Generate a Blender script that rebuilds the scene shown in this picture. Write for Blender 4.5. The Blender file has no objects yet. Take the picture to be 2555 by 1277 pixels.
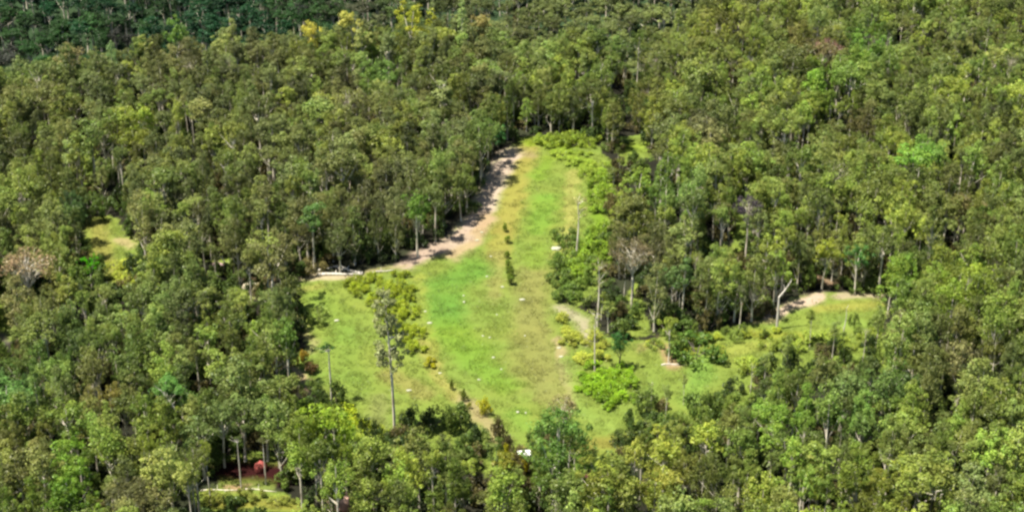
import bpy, math, random
import numpy as np
from mathutils import Vector, Matrix
R = math.radians
random.seed(7); rng = np.random.default_rng(7)
sc = bpy.context.scene
C = sc.collection

# ------------------------------------------------------------------ camera, sky, sun, exposure
CAM_H, PITCH, FPX = 142.0, R(26.5), 4179.0          # focal length in pixels of the 2555 px wide photograph
cam_d = bpy.data.cameras.new('camera'); cam = bpy.data.objects.new('camera', cam_d); C.objects.link(cam)
cam.location = (0, 0, CAM_H); cam.rotation_euler = (R(90) - PITCH, 0, 0)
cam_d.sensor_width = 36; cam_d.lens = FPX / 2555 * 36; cam_d.clip_end = 12000; cam_d.clip_start = 1
sc.camera = cam
SUN_EL, SUN_AZ = R(67), R(-108)                        # azimuth from +y towards +x: the sun stands high on the left
to_sun = Vector((math.sin(SUN_AZ) * math.cos(SUN_EL), math.cos(SUN_AZ) * math.cos(SUN_EL), math.sin(SUN_EL)))
w = bpy.data.worlds.new('World'); sc.world = w; w.use_nodes = True
nt = w.node_tree; bg = nt.nodes['Background']; sky = nt.nodes.new('ShaderNodeTexSky')
sky.sky_type = 'NISHITA'; sky.sun_disc = False; sky.sun_elevation = SUN_EL; sky.sun_rotation = SUN_AZ
nt.links.new(sky.outputs[0], bg.inputs[0]); bg.inputs[1].default_value = 0.055
sl = bpy.data.lights.new('sun', 'SUN'); sl.energy = 5.0; sl.angle = R(0.5); sl.color = (1, 0.93, 0.82)
so = bpy.data.objects.new('sun', sl); C.objects.link(so)
so.rotation_euler = to_sun.to_track_quat('Z', 'Y').to_euler(); so.location = (-200, 300, 300)
sc.view_settings.view_transform = 'Standard'; sc.view_settings.look = 'None'
sc.view_settings.exposure = 1.45; sc.view_settings.gamma = 1
sc.render.engine = 'CYCLES'
sc.cycles.filter_width = 2.6; sc.cycles.max_bounces = 6; sc.cycles.transmission_bounces = 4
sc.cycles.diffuse_bounces = 3

# ------------------------------------------------------------------ ground shape and pixel helpers
YR = [(-400, 330), (-200, 338), (-122, 353), (-95, 367), (-75, 378), (-20, 386), (27, 380), (45, 396), (60, 430), (90, 480), (300, 520), (900, 560)]
YRX = np.array([a for a, b in YR], float); YRY = np.array([b for a, b in YR], float)
def terr(x, y):
    x = np.asarray(x, float); y = np.asarray(y, float)
    und = 0.9 * np.sin(x / 31 + 1.3) * np.sin(y / 37) + 0.5 * np.sin(x / 13 + y / 17)
    d = y - np.interp(x, YRX, YRY)
    s = np.clip(d / 250.0, 0, 1)
    drop = -100 * s * (2 - s)
    hill = 0.40 * np.clip(y - 600, 0, 700) - 0.00018 * np.clip(y - 600, 0, 700) ** 2
    hill = hill + 3.5 * np.sin(x / 47) * np.clip((y - 580) / 100, 0, 1) + 2 * np.sin(y / 29 + x / 61) * np.clip((y - 580) / 100, 0, 1)
    return und + drop + hill
F_ = np.array([0, math.cos(PITCH), -math.sin(PITCH)]); U_ = np.array([0, math.sin(PITCH), math.cos(PITCH)])
def pix(x, y, z):
    d = y * F_[1] + (z - CAM_H) * F_[2]; u = y * U_[1] + (z - CAM_H) * U_[2]
    return 1277.5 + FPX * x / d, 638.5 - FPX * u / d
def at(px, py, h=0.0):
    """ground point under the point h metres above ground seen at this pixel"""
    v = F_ * FPX + np.array([px - 1277.5, 0, 0]) + U_ * (638.5 - py)
    v = v / np.linalg.norm(v); t = 150.0
    for _ in range(4000):
        p = v * t + np.array([0, 0, CAM_H])
        g = float(terr(p[0], p[1])) + h
        if p[2] <= g: break
        t += max(0.02, (p[2] - g) * 0.5)
        if t > 3000: break
    return float(p[0]), float(p[1])
def lin(c):
    c = np.asarray(c, float) / 255
    return np.where(c <= 0.04045, c / 12.92, ((c + 0.055) / 1.055) ** 2.4)
def inpoly(px, py, poly):
    px = np.asarray(px, float); py = np.asarray(py, float); r = np.zeros(px.shape, bool); n = len(poly)
    for i in range(n):
        x1, y1 = poly[i]; x2, y2 = poly[(i + 1) % n]
        if y1 == y2: continue
        c = ((y1 > py) != (y2 > py)) & (px < (x2 - x1) * (py - y1) / (y2 - y1) + x1)
        r ^= c
    return r
def segd(px, py, a, b):
    ax, ay = a; bx, by = b; dx, dy = bx - ax, by - ay; L = dx * dx + dy * dy + 1e-9
    t = np.clip(((px - ax) * dx + (py - ay) * dy) / L, 0, 1)
    return np.hypot(px - ax - t * dx, (py - ay - t * dy) * 1.6)

# open ground as it lies (outlines taken at ground level)
MAIN = [(1266, 370), (1216, 420), (1184, 500), (1168, 530), (1125, 580), (1082, 616), (1008, 654), (890, 682), (800, 685), (728, 692), (722, 740), (745, 790), (775, 840),
        (750, 885), (715, 900), (720, 960), (800, 975), (850, 1035), (920, 1080), (985, 1100), (1060, 1050), (1150, 1065), (1200, 1085), (1262, 1105), (1290, 1150), (1318, 1150), (1330, 1090), (1345, 1060),
        (1440, 1060), (1455, 1090), (1480, 1120), (1550, 1120), (1575, 1060), (1565, 1042), (1640, 1010), (1690, 1020), (1770, 1015), (1830, 975), (1900, 930), (1990, 885),
        (2040, 850), (2120, 880), (2200, 870), (2210, 780), (2190, 728), (2120, 728), (2050, 730), (1990, 738), (1945, 758), (1925, 785), (1880, 800), (1760, 830), (1660, 832), (1625, 850), (1570, 850),
        (1510, 840), (1480, 790), (1440, 765), (1480, 745), (1500, 690), (1520, 580), (1530, 480), (1525, 400), (1475, 350), (1420, 340), (1300, 345)]
HOLLOW = [(545, 1150), (590, 1128), (690, 1128), (705, 1175), (690, 1215), (640, 1228), (540, 1222)]
EXTRA = [[(205, 610), (220, 543), (285, 538), (320, 588), (355, 600), (335, 660), (300, 735), (268, 700)],
         [(1535, 345), (1605, 335), (1625, 390), (1555, 415)], [(1552, 168), (1590, 155), (1592, 200), (1555, 205)],
         [(615, 705), (650, 690), (655, 745), (615, 750)], [(525, 650), (580, 640), (585, 680), (530, 685)],
         [(-30, 720), (40, 740), (40, 850), (-30, 870)], [(825, 1235), (870, 1235), (890, 1277), (820, 1277)],
         [(480, 1225), (700, 1225), (760, 1277), (500, 1277)], [(200, 360), (240, 380), (235, 470), (205, 470)],
         [(1820, 540), (1870, 530), (1880, 640), (1830, 650)], [(1560, 720), (1600, 700), (1620, 840), (1570, 845)],
         [(1280, 60), (1420, 40), (1510, 60), (1500, 75), (1300, 72)]]
OPEN = [MAIN, HOLLOW] + EXTRA
POCKETFOOT = [(1560, 1030), (1700, 1010), (1830, 960), (2000, 875), (2215, 860), (2225, 925), (2010, 960), (1860, 1045), (1600, 1110)]
NEARFOOT = [(840, 1030), (985, 1060), (1150, 1055), (1290, 1120), (1450, 1080), (1590, 1080), (1600, 1150), (1480, 1175), (1250, 1200), (1100, 1130), (960, 1140), (850, 1090)]
def is_open(px, py):
    r = np.zeros(np.shape(px), bool)
    for p in OPEN: r |= inpoly(px, py, p)
    return r

# ------------------------------------------------------------------ materials
def newmat(name):
    m = bpy.data.materials.new(name); m.use_nodes = True
    n = m.node_tree.nodes; l = m.node_tree.links
    return m, n, l, n['Principled BSDF']
def leaf_material():
    m = bpy.data.materials.new('foliage'); m.use_nodes = True
    n = m.node_tree.nodes; l = m.node_tree.links; n.clear()
    out = n.new('ShaderNodeOutputMaterial')
    a = n.new('ShaderNodeAttribute'); a.attribute_type = 'INSTANCER'; a.attribute_name = 'tint'
    v = n.new('ShaderNodeAttribute'); v.attribute_type = 'GEOMETRY'; v.attribute_name = 'leafvar'
    sep = n.new('ShaderNodeSeparateColor'); l.new(v.outputs['Color'], sep.inputs[0])
    hsv = n.new('ShaderNodeHueSaturation')
    mr = n.new('ShaderNodeMapRange'); mr.inputs['To Min'].default_value = 0.475; mr.inputs['To Max'].default_value = 0.515
    l.new(sep.outputs[0], mr.inputs['Value']); l.new(mr.outputs[0], hsv.inputs['Hue'])
    mv = n.new('ShaderNodeMapRange'); mv.inputs['To Min'].default_value = 0.5; mv.inputs['To Max'].default_value = 1.5
    l.new(sep.outputs[1], mv.inputs['Value']); l.new(mv.outputs[0], hsv.inputs['Value'])
    l.new(a.outputs['Color'], hsv.inputs['Color'])
    d = n.new('ShaderNodeBsdfDiffuse'); t = n.new('ShaderNodeBsdfTranslucent'); g = n.new('ShaderNodeBsdfGlossy'); g.inputs['Roughness'].default_value = 0.45
    l.new(hsv.outputs[0], d.inputs[0]); l.new(hsv.outputs[0], t.inputs[0]); g.inputs[0].default_value = (1, 1, 1, 1)
    m1 = n.new('ShaderNodeMixShader'); m1.inputs[0].default_value = 0.42; l.new(d.outputs[0], m1.inputs[1]); l.new(t.outputs[0], m1.inputs[2])
    m2 = n.new('ShaderNodeMixShader'); m2.inputs[0].default_value = 0.010; l.new(m1.outputs[0], m2.inputs[1]); l.new(g.outputs[0], m2.inputs[2])
    l.new(m2.outputs[0], out.inputs[0])
    return m
M_LEAF = leaf_material()
def bark_material(name, c1, c2, scale=1.2):
    m, n, l, b = newmat(name)
    tc = n.new('ShaderNodeTexCoord'); mp = n.new('ShaderNodeMapping'); mp.inputs['Scale'].default_value = (1.5, 1.5, 0.35)
    nz = n.new('ShaderNodeTexNoise'); nz.inputs['Scale'].default_value = scale; nz.inputs['Detail'].default_value = 4
    cr = n.new('ShaderNodeValToRGB'); cr.color_ramp.elements[0].color = (*c2, 1); cr.color_ramp.elements[1].color = (*c1, 1)
    cr.color_ramp.elements[0].position = 0.35; cr.color_ramp.elements[1].position = 0.55
    l.new(tc.outputs['Object'], mp.inputs[0]); l.new(mp.outputs[0], nz.inputs[0]); l.new(nz.outputs[0], cr.inputs[0]); l.new(cr.outputs[0], b.inputs['Base Color'])
    b.inputs['Roughness'].default_value = 0.85
    return m
M_BARK = bark_material('pale_bark', (0.58, 0.54, 0.43), (0.30, 0.26, 0.19))
M_DARKBARK = bark_material('dark_bark', (0.10, 0.085, 0.065), (0.05, 0.04, 0.03))
M_DEAD = bark_material('bleached_wood', (0.50, 0.47, 0.40), (0.32, 0.29, 0.23), 2.0)
def stone_material(name, c, var=0.3):
    m, n, l, b = newmat(name)
    nz = n.new('ShaderNodeTexNoise'); nz.inputs['Scale'].default_value = 3; nz.inputs['Detail'].default_value = 5
    cr = n.new('ShaderNodeValToRGB'); cr.color_ramp.elements[0].color = (*[v * (1 - var) for v in c], 1); cr.color_ramp.elements[1].color = (*[min(.9, v * (1 + var * .4)) for v in c], 1)
    cr.color_ramp.elements[0].position = 0.3; cr.color_ramp.elements[1].position = 0.7
    tc = n.new('ShaderNodeTexCoord'); l.new(tc.outputs['Object'], nz.inputs[0]); l.new(nz.outputs[0], cr.inputs[0]); l.new(cr.outputs[0], b.inputs['Base Color'])
    b.inputs['Roughness'].default_value = 0.9
    return m
M_STONE = stone_material('pale_stone', (0.33, 0.34, 0.24))
M_MOUND = stone_material('cream_soil', (0.42, 0.37, 0.26))
M_REDSOIL = stone_material('red_soil', (0.24, 0.05, 0.04))
M_WHITE = stone_material('white_paint', (0.66, 0.66, 0.64), 0.2)
M_TANWOOD = stone_material('tan_boards', (0.34, 0.27, 0.18))

# ------------------------------------------------------------------ ground sheet with its cover colours
KG = 0.36                                              # display colour of sunlit ground -> base colour
FOREST_FLOOR = np.array([0.014, 0.014, 0.009])  # near-black: the deep shade under the trees is put into the litter colour
BASE_OPEN = lin((147, 169, 74)) * KG
PINK = (222, 202, 178); TAN = (178, 172, 84); GREEN = (124, 184, 56); PALE = (184, 184, 104)
STROKES = [  # polyline, width px, display colour, strength
    ([(1310, 375), (1285, 470), (1262, 560), (1240, 640)], 34, TAN, 0.75), ([(1240, 640), (1232, 740)], 26, (170, 172, 95), 0.7),
    ([(1330, 690), (1322, 800), (1350, 900), (1372, 980)], 54, (162, 162, 92), 0.68), ([(1300, 850), (1290, 960)], 44, (156, 162, 84), 0.65),
    ([(1150, 990), (1195, 1030), (1245, 1095)], 26, (182, 170, 118), 0.85), ([(1060, 860), (1090, 930), (1130, 985)], 22, (178, 176, 92), 0.8),
    ([(1045, 690), (1060, 800), (1080, 880)], 16, (172, 182, 80), 0.7),
    ([(1395, 850), (1408, 920), (1430, 1000)], 16, (196, 182, 128), 0.8), ([(1415, 900), (1450, 1030), (1540, 1075)], 22, (156, 182, 84), 0.7),
    ([(1440, 1110), (1560, 1100)], 30, (158, 156, 72), 0.8), ([(1430, 430), (1425, 560), (1392, 640)], 18, (182, 186, 98), 0.8),
    ([(1370, 400), (1345, 440)], 26, (142, 176, 56), 0.6), ([(1360, 500), (1345, 570)], 36, GREEN, 0.45), ([(1340, 620), (1330, 660)], 26, (150, 176, 70), 0.8),
    ([(1180, 670), (1110, 720), (1110, 800)], 52, (126, 170, 66), 0.85), ([(1130, 830), (1180, 880)], 58, (136, 174, 60), 0.8), ([(1180, 900), (1260, 960)], 42, (140, 174, 64), 0.85),
    ([(1290, 1030), (1310, 1060)], 28, (136, 178, 70), 0.6), ([(790, 740), (850, 770), (860, 850)], 40, (142, 170, 70), 0.6), ([(870, 890), (890, 980)], 40, (138, 166, 70), 0.6),
    ([(950, 1000), (940, 1060)], 36, (150, 162, 88), 0.8), ([(980, 940), (1060, 980)], 36, (164, 162, 88), 0.7), ([(740, 720), (800, 715)], 14, (172, 180, 90), 0.8),
    ([(1400, 372), (1470, 420), (1512, 470)], 30, (144, 172, 52), 0.7), ([(1505, 500), (1480, 620)], 22, (132, 166, 48), 0.8), ([(1320, 355), (1470, 360)], 16, (150, 172, 50), 0.9),
    ([(1320, 385), (1300, 380)], 20, (180, 165, 118), 0.6),
    ([(1272, 388), (1246, 425), (1228, 470), (1205, 520), (1178, 560), (1140, 600)], 32, PINK, 0.95), ([(1215, 545), (1180, 600), (1130, 635)], 26, (205, 182, 138), 0.9),
    ([(1150, 590), (1100, 618), (1050, 640), (1015, 660)], 26, (212, 190, 165), 0.95), ([(1015, 662), (900, 682)], 8, (190, 180, 130), 0.8),
    ([(735, 694), (790, 690), (900, 690)], 15, (214, 200, 160), 0.9), ([(720, 915), (760, 940), (770, 965)], 14, (205, 180, 140), 0.85), ([(745, 790), (780, 850), (775, 880)], 12, (186, 182, 118), 0.7),
    ([(1760, 900), (1740, 960), (1720, 1000)], 34, (146, 184, 80), 0.8), ([(1800, 880), (1900, 860)], 30, (172, 182, 84), 0.7), ([(1660, 870), (1680, 912)], 22, (190, 165, 118), 0.9), ([(1650, 908), (1710, 908)], 4, (228, 210, 180), 0.9),
    ([(1400, 770), (1450, 800), (1465, 850)], 20, (196, 190, 150), 0.85), ([(1600, 870), (1640, 850)], 18, (172, 168, 100), 0.7),
    ([(1925, 792), (1975, 762), (2045, 742)], 22, (226, 202, 176), 0.95), ([(2095, 737), (2185, 737)], 16, (200, 186, 150), 0.9), ([(1880, 805), (1935, 800)], 10, (205, 195, 130), 0.8),
    ([(2040, 770), (2190, 760)], 18, (176, 180, 84), 0.8), ([(2070, 800), (2180, 815)], 22, (152, 184, 84), 0.7), ([(1880, 830), (2000, 840)], 18, (168, 174, 66), 0.7),
    ([(1850, 760), (1880, 790)], 16, (190, 170, 120), 0.7), ([(2040, 690), (2080, 710)], 14, (178, 150, 120), 0.7),
    ([(245, 560), (258, 640), (290, 690)], 28, (166, 168, 84), 0.9), ([(300, 600), (325, 610)], 18, (200, 188, 130), 0.8), ([(1575, 370), (1600, 365)], 22, (160, 186, 70), 0.9), ([(1572, 165), (1578, 200)], 18, (165, 176, 60), 0.9),
    ([(625, 720), (640, 735)], 18, (196, 186, 140), 0.9), ([(540, 660), (570, 670)], 14, (196, 160, 160), 0.8),
    ([(560, 1170), (700, 1180)], 46, (62, 22, 24), 0.95), ([(560, 1215), (620, 1215)], 12, (190, 160, 120), 0.8), ([(610, 1218), (680, 1218)], 10, (150, 166, 90), 0.8), ([(540, 1255), (760, 1262)], 22, (158, 160, 70), 0.9),  # dark maroon stroke: red soil with the hollow's shade put into its colour
    ([(840, 1240), (860, 1290)], 20, (205, 150, 125), 0.95), ([(1290, 55), (1320, 65)], 10, (120, 76, 56), 0.6), ([(1410, 62), (1500, 62)], 12, (150, 104, 80), 0.6), ([(740, 800), (745, 830)], 6, (190, 190, 140), .5),
    ([(1300, 1120), (1300, 1200)], 14, (180, 165, 90), 0.8), ([(-20, 830), (15, 850)], 18, (120, 115, 105), 0.8), ([(1460, 1180), (1480, 1190)], 18, (120, 75, 65), 0.8)]
def vnoise(x, y, seed=0, n=4):
    r = np.random.default_rng(seed); s = 0; amp = 1; tot = 0; f = 1
    for _ in range(n):
        a = r.uniform(0, 6.28, 4); k = r.uniform(-1, 1, (4, 2)); k /= np.linalg.norm(k, axis=1)[:, None]
        s = s + amp * sum(np.sin((k[i, 0] * x + k[i, 1] * y) * f + a[i]) for i in range(4)) / 2.2; tot += amp; f *= 2.1; amp *= 0.6
    return s / tot
def cover(x, y, z):
    """base colour of the bare ground: litter darkened for the shade under trees, grass and soil in the open"""
    px, py = pix(x, y, z)
    px = px + 9 * vnoise(x, y, 3) * 1.2; py = py + 5 * vnoise(x, y, 5)
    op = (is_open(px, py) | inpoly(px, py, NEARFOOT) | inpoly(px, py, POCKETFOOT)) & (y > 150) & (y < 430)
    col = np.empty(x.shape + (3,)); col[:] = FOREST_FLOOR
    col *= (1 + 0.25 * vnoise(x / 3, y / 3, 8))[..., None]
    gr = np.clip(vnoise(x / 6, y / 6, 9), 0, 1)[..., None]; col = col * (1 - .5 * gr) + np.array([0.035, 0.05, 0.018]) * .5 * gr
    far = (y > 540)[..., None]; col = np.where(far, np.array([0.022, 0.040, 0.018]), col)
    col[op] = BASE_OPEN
    for pts, wd, c, s in STROKES:
        xs = [p[0] for p in pts]; ys = [p[1] for p in pts]
        m = (px > min(xs) - 3 * wd) & (px < max(xs) + 3 * wd) & (py > min(ys) - 3 * wd) & (py < max(ys) + 3 * wd) & (y > 150) & ((y < 430) | ((y > 635) & (y < 705) & (np.mean(ys) < 70)))
        if not m.any(): continue
        qx, qy = px[m], py[m]; d = np.full(qx.shape, 1e9)
        for a, b in zip(pts[:-1], pts[1:]): d = np.minimum(d, segd(qx, qy, a, b))
        wt = s * (1 - np.clip((d - wd * .45) / (wd * 1.0), 0, 1)); wt = wt * wt * (3 - 2 * wt) if True else wt
        col[m] = col[m] * (1 - wt[:, None]) + lin(c) * KG * wt[:, None]
    return col, op
def axis(a, b, st, lo, hi):
    v = list(np.arange(a, b, st)); s = st; t = a
    while t > lo: s *= 1.25; t -= s; v.insert(0, t)
    s = st; t = v[-1]
    while t < hi: s = min(s * 1.12, 400); t += s; v.append(t)
    return np.array(v)
gx = axis(-95, 95, 0.6, -5000, 5000); gy = axis(196, 345, 0.65, -2500, 9000)
X, Y = np.meshgrid(gx, gy); Z = terr(X, Y)
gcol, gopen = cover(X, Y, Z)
nx, ny = len(gx), len(gy)
me = bpy.data.meshes.new('ground'); co = np.stack([X, Y, Z], -1).reshape(-1, 3)
ii = (np.arange(ny - 1)[:, None] * nx + np.arange(nx - 1)[None, :]).ravel()
fc = np.stack([ii, ii + 1, ii + nx + 1, ii + nx], -1)
me.vertices.add(len(co)); me.vertices.foreach_set('co', co.ravel().astype(np.float32))
me.loops.add(fc.size); me.loops.foreach_set('vertex_index', fc.ravel().astype(np.int32))
me.polygons.add(len(fc)); me.polygons.foreach_set('loop_start', np.arange(0, fc.size, 4, dtype=np.int32))
me.update(); me.validate()
ca = me.color_attributes.new('cover', 'FLOAT_COLOR', 'POINT')
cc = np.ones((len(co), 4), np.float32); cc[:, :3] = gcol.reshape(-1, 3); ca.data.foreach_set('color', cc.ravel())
for p in me.polygons: p.use_smooth = True
m, n, l, b = newmat('ground_cover')
a = n.new('ShaderNodeAttribute'); a.attribute_name = 'cover'
tc = n.new('ShaderNodeTexCoord')
def noise(scale, det, sx=1, sy=1):
    mp = n.new('ShaderNodeMapping'); mp.inputs['Scale'].default_value = (sx, sy, 1); l.new(tc.outputs['Object'], mp.inputs[0])
    z = n.new('ShaderNodeTexNoise'); z.inputs['Scale'].default_value = scale; z.inputs['Detail'].default_value = det; l.new(mp.outputs[0], z.inputs[0]); return z
n1 = noise(0.10, 5, 0.8, 1.2); n2 = noise(0.9, 6, 0.5, 1.2); n3 = noise(3.0, 3)
h = n.new('ShaderNodeHueSaturation'); l.new(a.outputs['Color'], h.inputs['Color'])
r1 = n.new('ShaderNodeMapRange'); r1.inputs['From Min'].default_value = .3; r1.inputs['From Max'].default_value = .7; r1.inputs['To Min'].default_value = 0.487; r1.inputs['To Max'].default_value = 0.513; l.new(n1.outputs[0], r1.inputs['Value']); l.new(r1.outputs[0], h.inputs['Hue'])
r2 = n.new('ShaderNodeMapRange'); r2.inputs['From Min'].default_value = .25; r2.inputs['From Max'].default_value = .75; r2.inputs['To Min'].default_value = 0.90; r2.inputs['To Max'].default_value = 1.10; l.new(n2.outputs[0], r2.inputs['Value'])
r3 = n.new('ShaderNodeMapRange'); r3.inputs['From Min'].default_value = .3; r3.inputs['From Max'].default_value = .7; r3.inputs['To Min'].default_value = 0.88; r3.inputs['To Max'].default_value = 1.12; l.new(n3.outputs[0], r3.inputs['Value'])
mm = n.new('ShaderNodeMath'); mm.operation = 'MULTIPLY'; l.new(r2.outputs[0], mm.inputs[0]); l.new(r3.outputs[0], mm.inputs[1]); l.new(mm.outputs[0], h.inputs['Value'])
l.new(h.outputs[0], b.inputs['Base Color']); b.inputs['Roughness'].default_value = 1; b.inputs['Specular IOR Level'].default_value = 0.1
bp = n.new('ShaderNodeBump'); bp.inputs['Strength'].default_value = 0.3; bp.inputs['Distance'].default_value = 0.12; l.new(n2.outputs[0], bp.inputs['Height']); l.new(bp.outputs[0], b.inputs['Normal'])
me.materials.append(m)
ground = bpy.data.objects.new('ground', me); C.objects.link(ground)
ground['kind'] = 'structure'; ground['label'] = 'hilly ground with the grassy clearing and pinkish bare soil'; ground['category'] = 'ground'

# ------------------------------------------------------------------ mesh helpers
class MB:
    def __init__(s): s.v = []; s.f = []; s.mi = []; s.lv = []; s.nv = 0
    def add(s, v, f, mi, lv=None):
        v = np.asarray(v, float); f = np.asarray(f, int)
        s.v.append(v); s.f.append(f + s.nv); s.mi.append(np.full(len(f), mi)); s.nv += len(v)
        s.lv.append(np.tile([.5, .5, .5, 1.], (len(v), 1)) if lv is None else lv)
    def tube(s, pts, rad, mi=1, k=6):
        pts = [Vector(p) for p in pts]; vs = []; fs = []
        for i, p in enumerate(pts):
            d = (pts[min(i + 1, len(pts) - 1)] - pts[max(i - 1, 0)]).normalized()
            u = d.orthogonal().normalized(); w_ = d.cross(u)
            if i and u.dot(pu) < 0: pass
            ref = Vector((1, 0.3, 0)) if abs(d.x) < .9 else Vector((0, 1, 0)); u = (ref - ref.dot(d) * d).normalized(); w_ = d.cross(u); pu = u
            for j in range(k):
                an = 2 * math.pi * j / k; vs.append(p + (u * math.cos(an) + w_ * math.sin(an)) * rad[i])
        for i in range(len(pts) - 1):
            for j in range(k):
                a = i * k + j; b_ = i * k + (j + 1) % k; fs.append((a, b_, b_ + k, a + k))
        c0 = len(vs); vs.append(pts[-1]); vs.append(pts[0])
        for j in range(0, k):
            fs.append(((len(pts) - 1) * k + j, (len(pts) - 1) * k + (j + 1) % k, c0, c0)); fs.append(((j + 1) % k, j, c0 + 1, c0 + 1))
        s.add([tuple(q) for q in vs], fs, mi)
    def leaves(s, cen, rad, n_, size, up=0.5, mi=0, flat=0.75, lvb=None, r=None):
        """n_ small leaf-spray faces through a clump centred at cen"""
        r = r or rng
        d = r.normal(size=(n_, 3)); d /= np.linalg.norm(d, axis=1)[:, None]
        rr = rad * r.uniform(0.35, 1.0, (n_, 1)) ** 0.6
        p = np.asarray(cen) + d * rr * np.array([1, 1, flat])
        nm = d * 0.9 + r.normal(size=(n_, 3)) * 0.55 + np.array([0, 0, up]); nm /= np.linalg.norm(nm, axis=1)[:, None]
        t = np.cross(nm, r.normal(size=(n_, 3))); t /= np.linalg.norm(t, axis=1)[:, None]; bt = np.cross(nm, t)
        a = size * r.uniform(.6, 1.3, (n_, 1)); b_ = a * r.uniform(.45, .9, (n_, 1))
        k1 = r.uniform(.3, .9, (n_, 1))
        v = np.stack([p - t * a * .5, p - bt * b_ * .5 + t * a * .1 * k1, p + t * a * .5, p + bt * b_ * .5 * k1], 1).reshape(-1, 3)
        f = np.arange(n_ * 4).reshape(-1, 4)
        base = lvb if lvb is not None else (r.uniform(.3, .7), r.uniform(.3, .7))
        h_ = np.clip(base[0] + r.normal(0, .16, n_), 0, 1); vv = np.clip(base[1] + r.normal(0, .18, n_), 0, 1)
        lv = np.ones((n_, 4)); lv[:, 0] = h_; lv[:, 1] = vv
        s.add(v, f, mi, np.repeat(lv, 4, 0))
    def mesh(s, name, mats):
        me = bpy.data.meshes.new(name); v = np.concatenate(s.v); f = np.concatenate(s.f); mi = np.concatenate(s.mi); lv = np.concatenate(s.lv)
        tri = f[:, 2] == f[:, 3]
        faces = [tuple(q[:3]) if t else tuple(q) for q, t in zip(f.tolist(), tri)]
        me.from_pydata(v.tolist(), [], faces); me.polygons.foreach_set('material_index', mi.astype(np.int32))
        for m_ in mats: me.materials.append(m_)
        ca = me.color_attributes.new('leafvar', 'FLOAT_COLOR', 'POINT'); ca.data.foreach_set('color', lv.astype(np.float32).ravel())
        me.update(); return me
# prototypes: (crown builder, trunk builder), all about 14 m tall
def gum(seed, rx=3.0, rz=2.9, zc=10.6, nclump=26, per=62, size=.42, cr=.95, skew=0.0, trunk_r=.2, lowlimb=.45):
    r = np.random.default_rng(seed); cm = MB(); tm = MB()
    ends = []
    for i in range(nclump):
        d = r.normal(size=3); d /= np.linalg.norm(d); d[2] = abs(d[2]) * (1 if r.random() < .78 else -.8)
        q = r.uniform(.5, 1.12) if r.random() < .85 else r.uniform(.1, .5)
        lump = 1 + .34 * math.sin(3 * math.atan2(d[1], d[0]) + seed)
        c = np.array([d[0] * rx * q * lump + skew * .5, d[1] * rx * q * lump, zc + d[2] * rz * q]); ends.append(c)
        cm.leaves(c, cr * r.uniform(.5, 1.35), int(per * r.uniform(.7, 1.3)), size, r=r, lvb=(r.uniform(.25, .75), r.uniform(.3, .72)))
    b1 = r.uniform(-.35, .35, 2)
    tp = [(0, 0, -.6), (b1[0] * .3, b1[1] * .3, 3), (b1[0], b1[1], zc - rz * 1.0), (b1[0] * .6 + skew * .3, b1[1] * .4, zc), (skew * .5, 0, zc + rz * .6)]
    tm.tube(tp, [trunk_r * 1.5, trunk_r, trunk_r * .78, trunk_r * .5, trunk_r * .15])
    for c in sorted(ends, key=lambda c: c[2])[: 7] + ends[:3]:
        z0 = zc - rz * r.uniform(.5, 1.15); s0 = np.array([b1[0] * .9, b1[1] * .9, z0]); mid = (s0 + c) / 2 + np.array([0, 0, -.15])
        tm.tube([tuple(s0), tuple(mid), tuple(c)], [trunk_r * .42, trunk_r * .28, trunk_r * .1], k=5)
    return cm, tm
def spire(seed):
    r = np.random.default_rng(seed); cm = MB(); tm = MB()
    for i in range(30):
        t = i / 29; z = 3.5 + 10.5 * t; rad = 2.0 * (1 - t) ** .7 + .25; an = i * 2.4 + r.uniform(-.5, .5)
        cm.leaves((math.cos(an) * rad * .65, math.sin(an) * rad * .65, z), .5 + .55 * (1 - t), 50, .36, r=r, lvb=(r.uniform(.3, .7), r.uniform(.35, .8)))
    tm.tube([(0, 0, -.6), (0, .05, 6), (0, 0, 13.5)], [.26, .18, .03])
    return cm, tm
def column(seed):     # long narrow ragged crown on a tall bare stem
    r = np.random.default_rng(seed); cm = MB(); tm = MB(); stem = lambda z: np.array([-.045 * z * (z / 14), 0, z])
    for i in range(60):
        t = r.uniform(0, 1); z = 5.8 + 8.0 * t; rad = (1.45 * math.sin(math.pi * min(1, t * .75 + .22)) + .1) * (1.15 if i % 5 == 0 else .8); an = r.uniform(0, 6.28); c = stem(z) + np.array([math.cos(an) * rad, math.sin(an) * rad, 0])
        cm.leaves(c, .5, 60, .28, r=r, flat=.45, lvb=(r.uniform(.3, .7), r.uniform(.25, .7)))
        if i % 3 == 0: tm.tube([tuple(stem(z - .6)), tuple(c)], [.05, .02], k=4)
    tm.tube([tuple(stem(z)) for z in (-.5, 2, 5, 8, 11, 13.6)], [.19, .15, .13, .10, .07, .03])
    return cm, tm
def umbrella(seed):   # flat tuft on a long pole
    r = np.random.default_rng(seed); cm = MB(); tm = MB()
    for i in range(14):
        an = r.uniform(0, 6.28); rad = r.uniform(.1, 1.9); c = (math.cos(an) * rad * 1.1 - .8, math.sin(an) * rad, 13.3 + r.uniform(-.35, .35))
        cm.leaves(c, .62, 42, .3, r=r, flat=.4, lvb=(r.uniform(.3, .7), r.uniform(.1, .4)))
        tm.tube([(0, 0, 12.3), c], [.06, .03], k=4)
    tm.tube([(0, 0, -.5), (.05, 0, 5), (-.05, 0, 9), (0, 0, 13.2)], [.24, .2, .17, .08])
    return cm, tm
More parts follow.
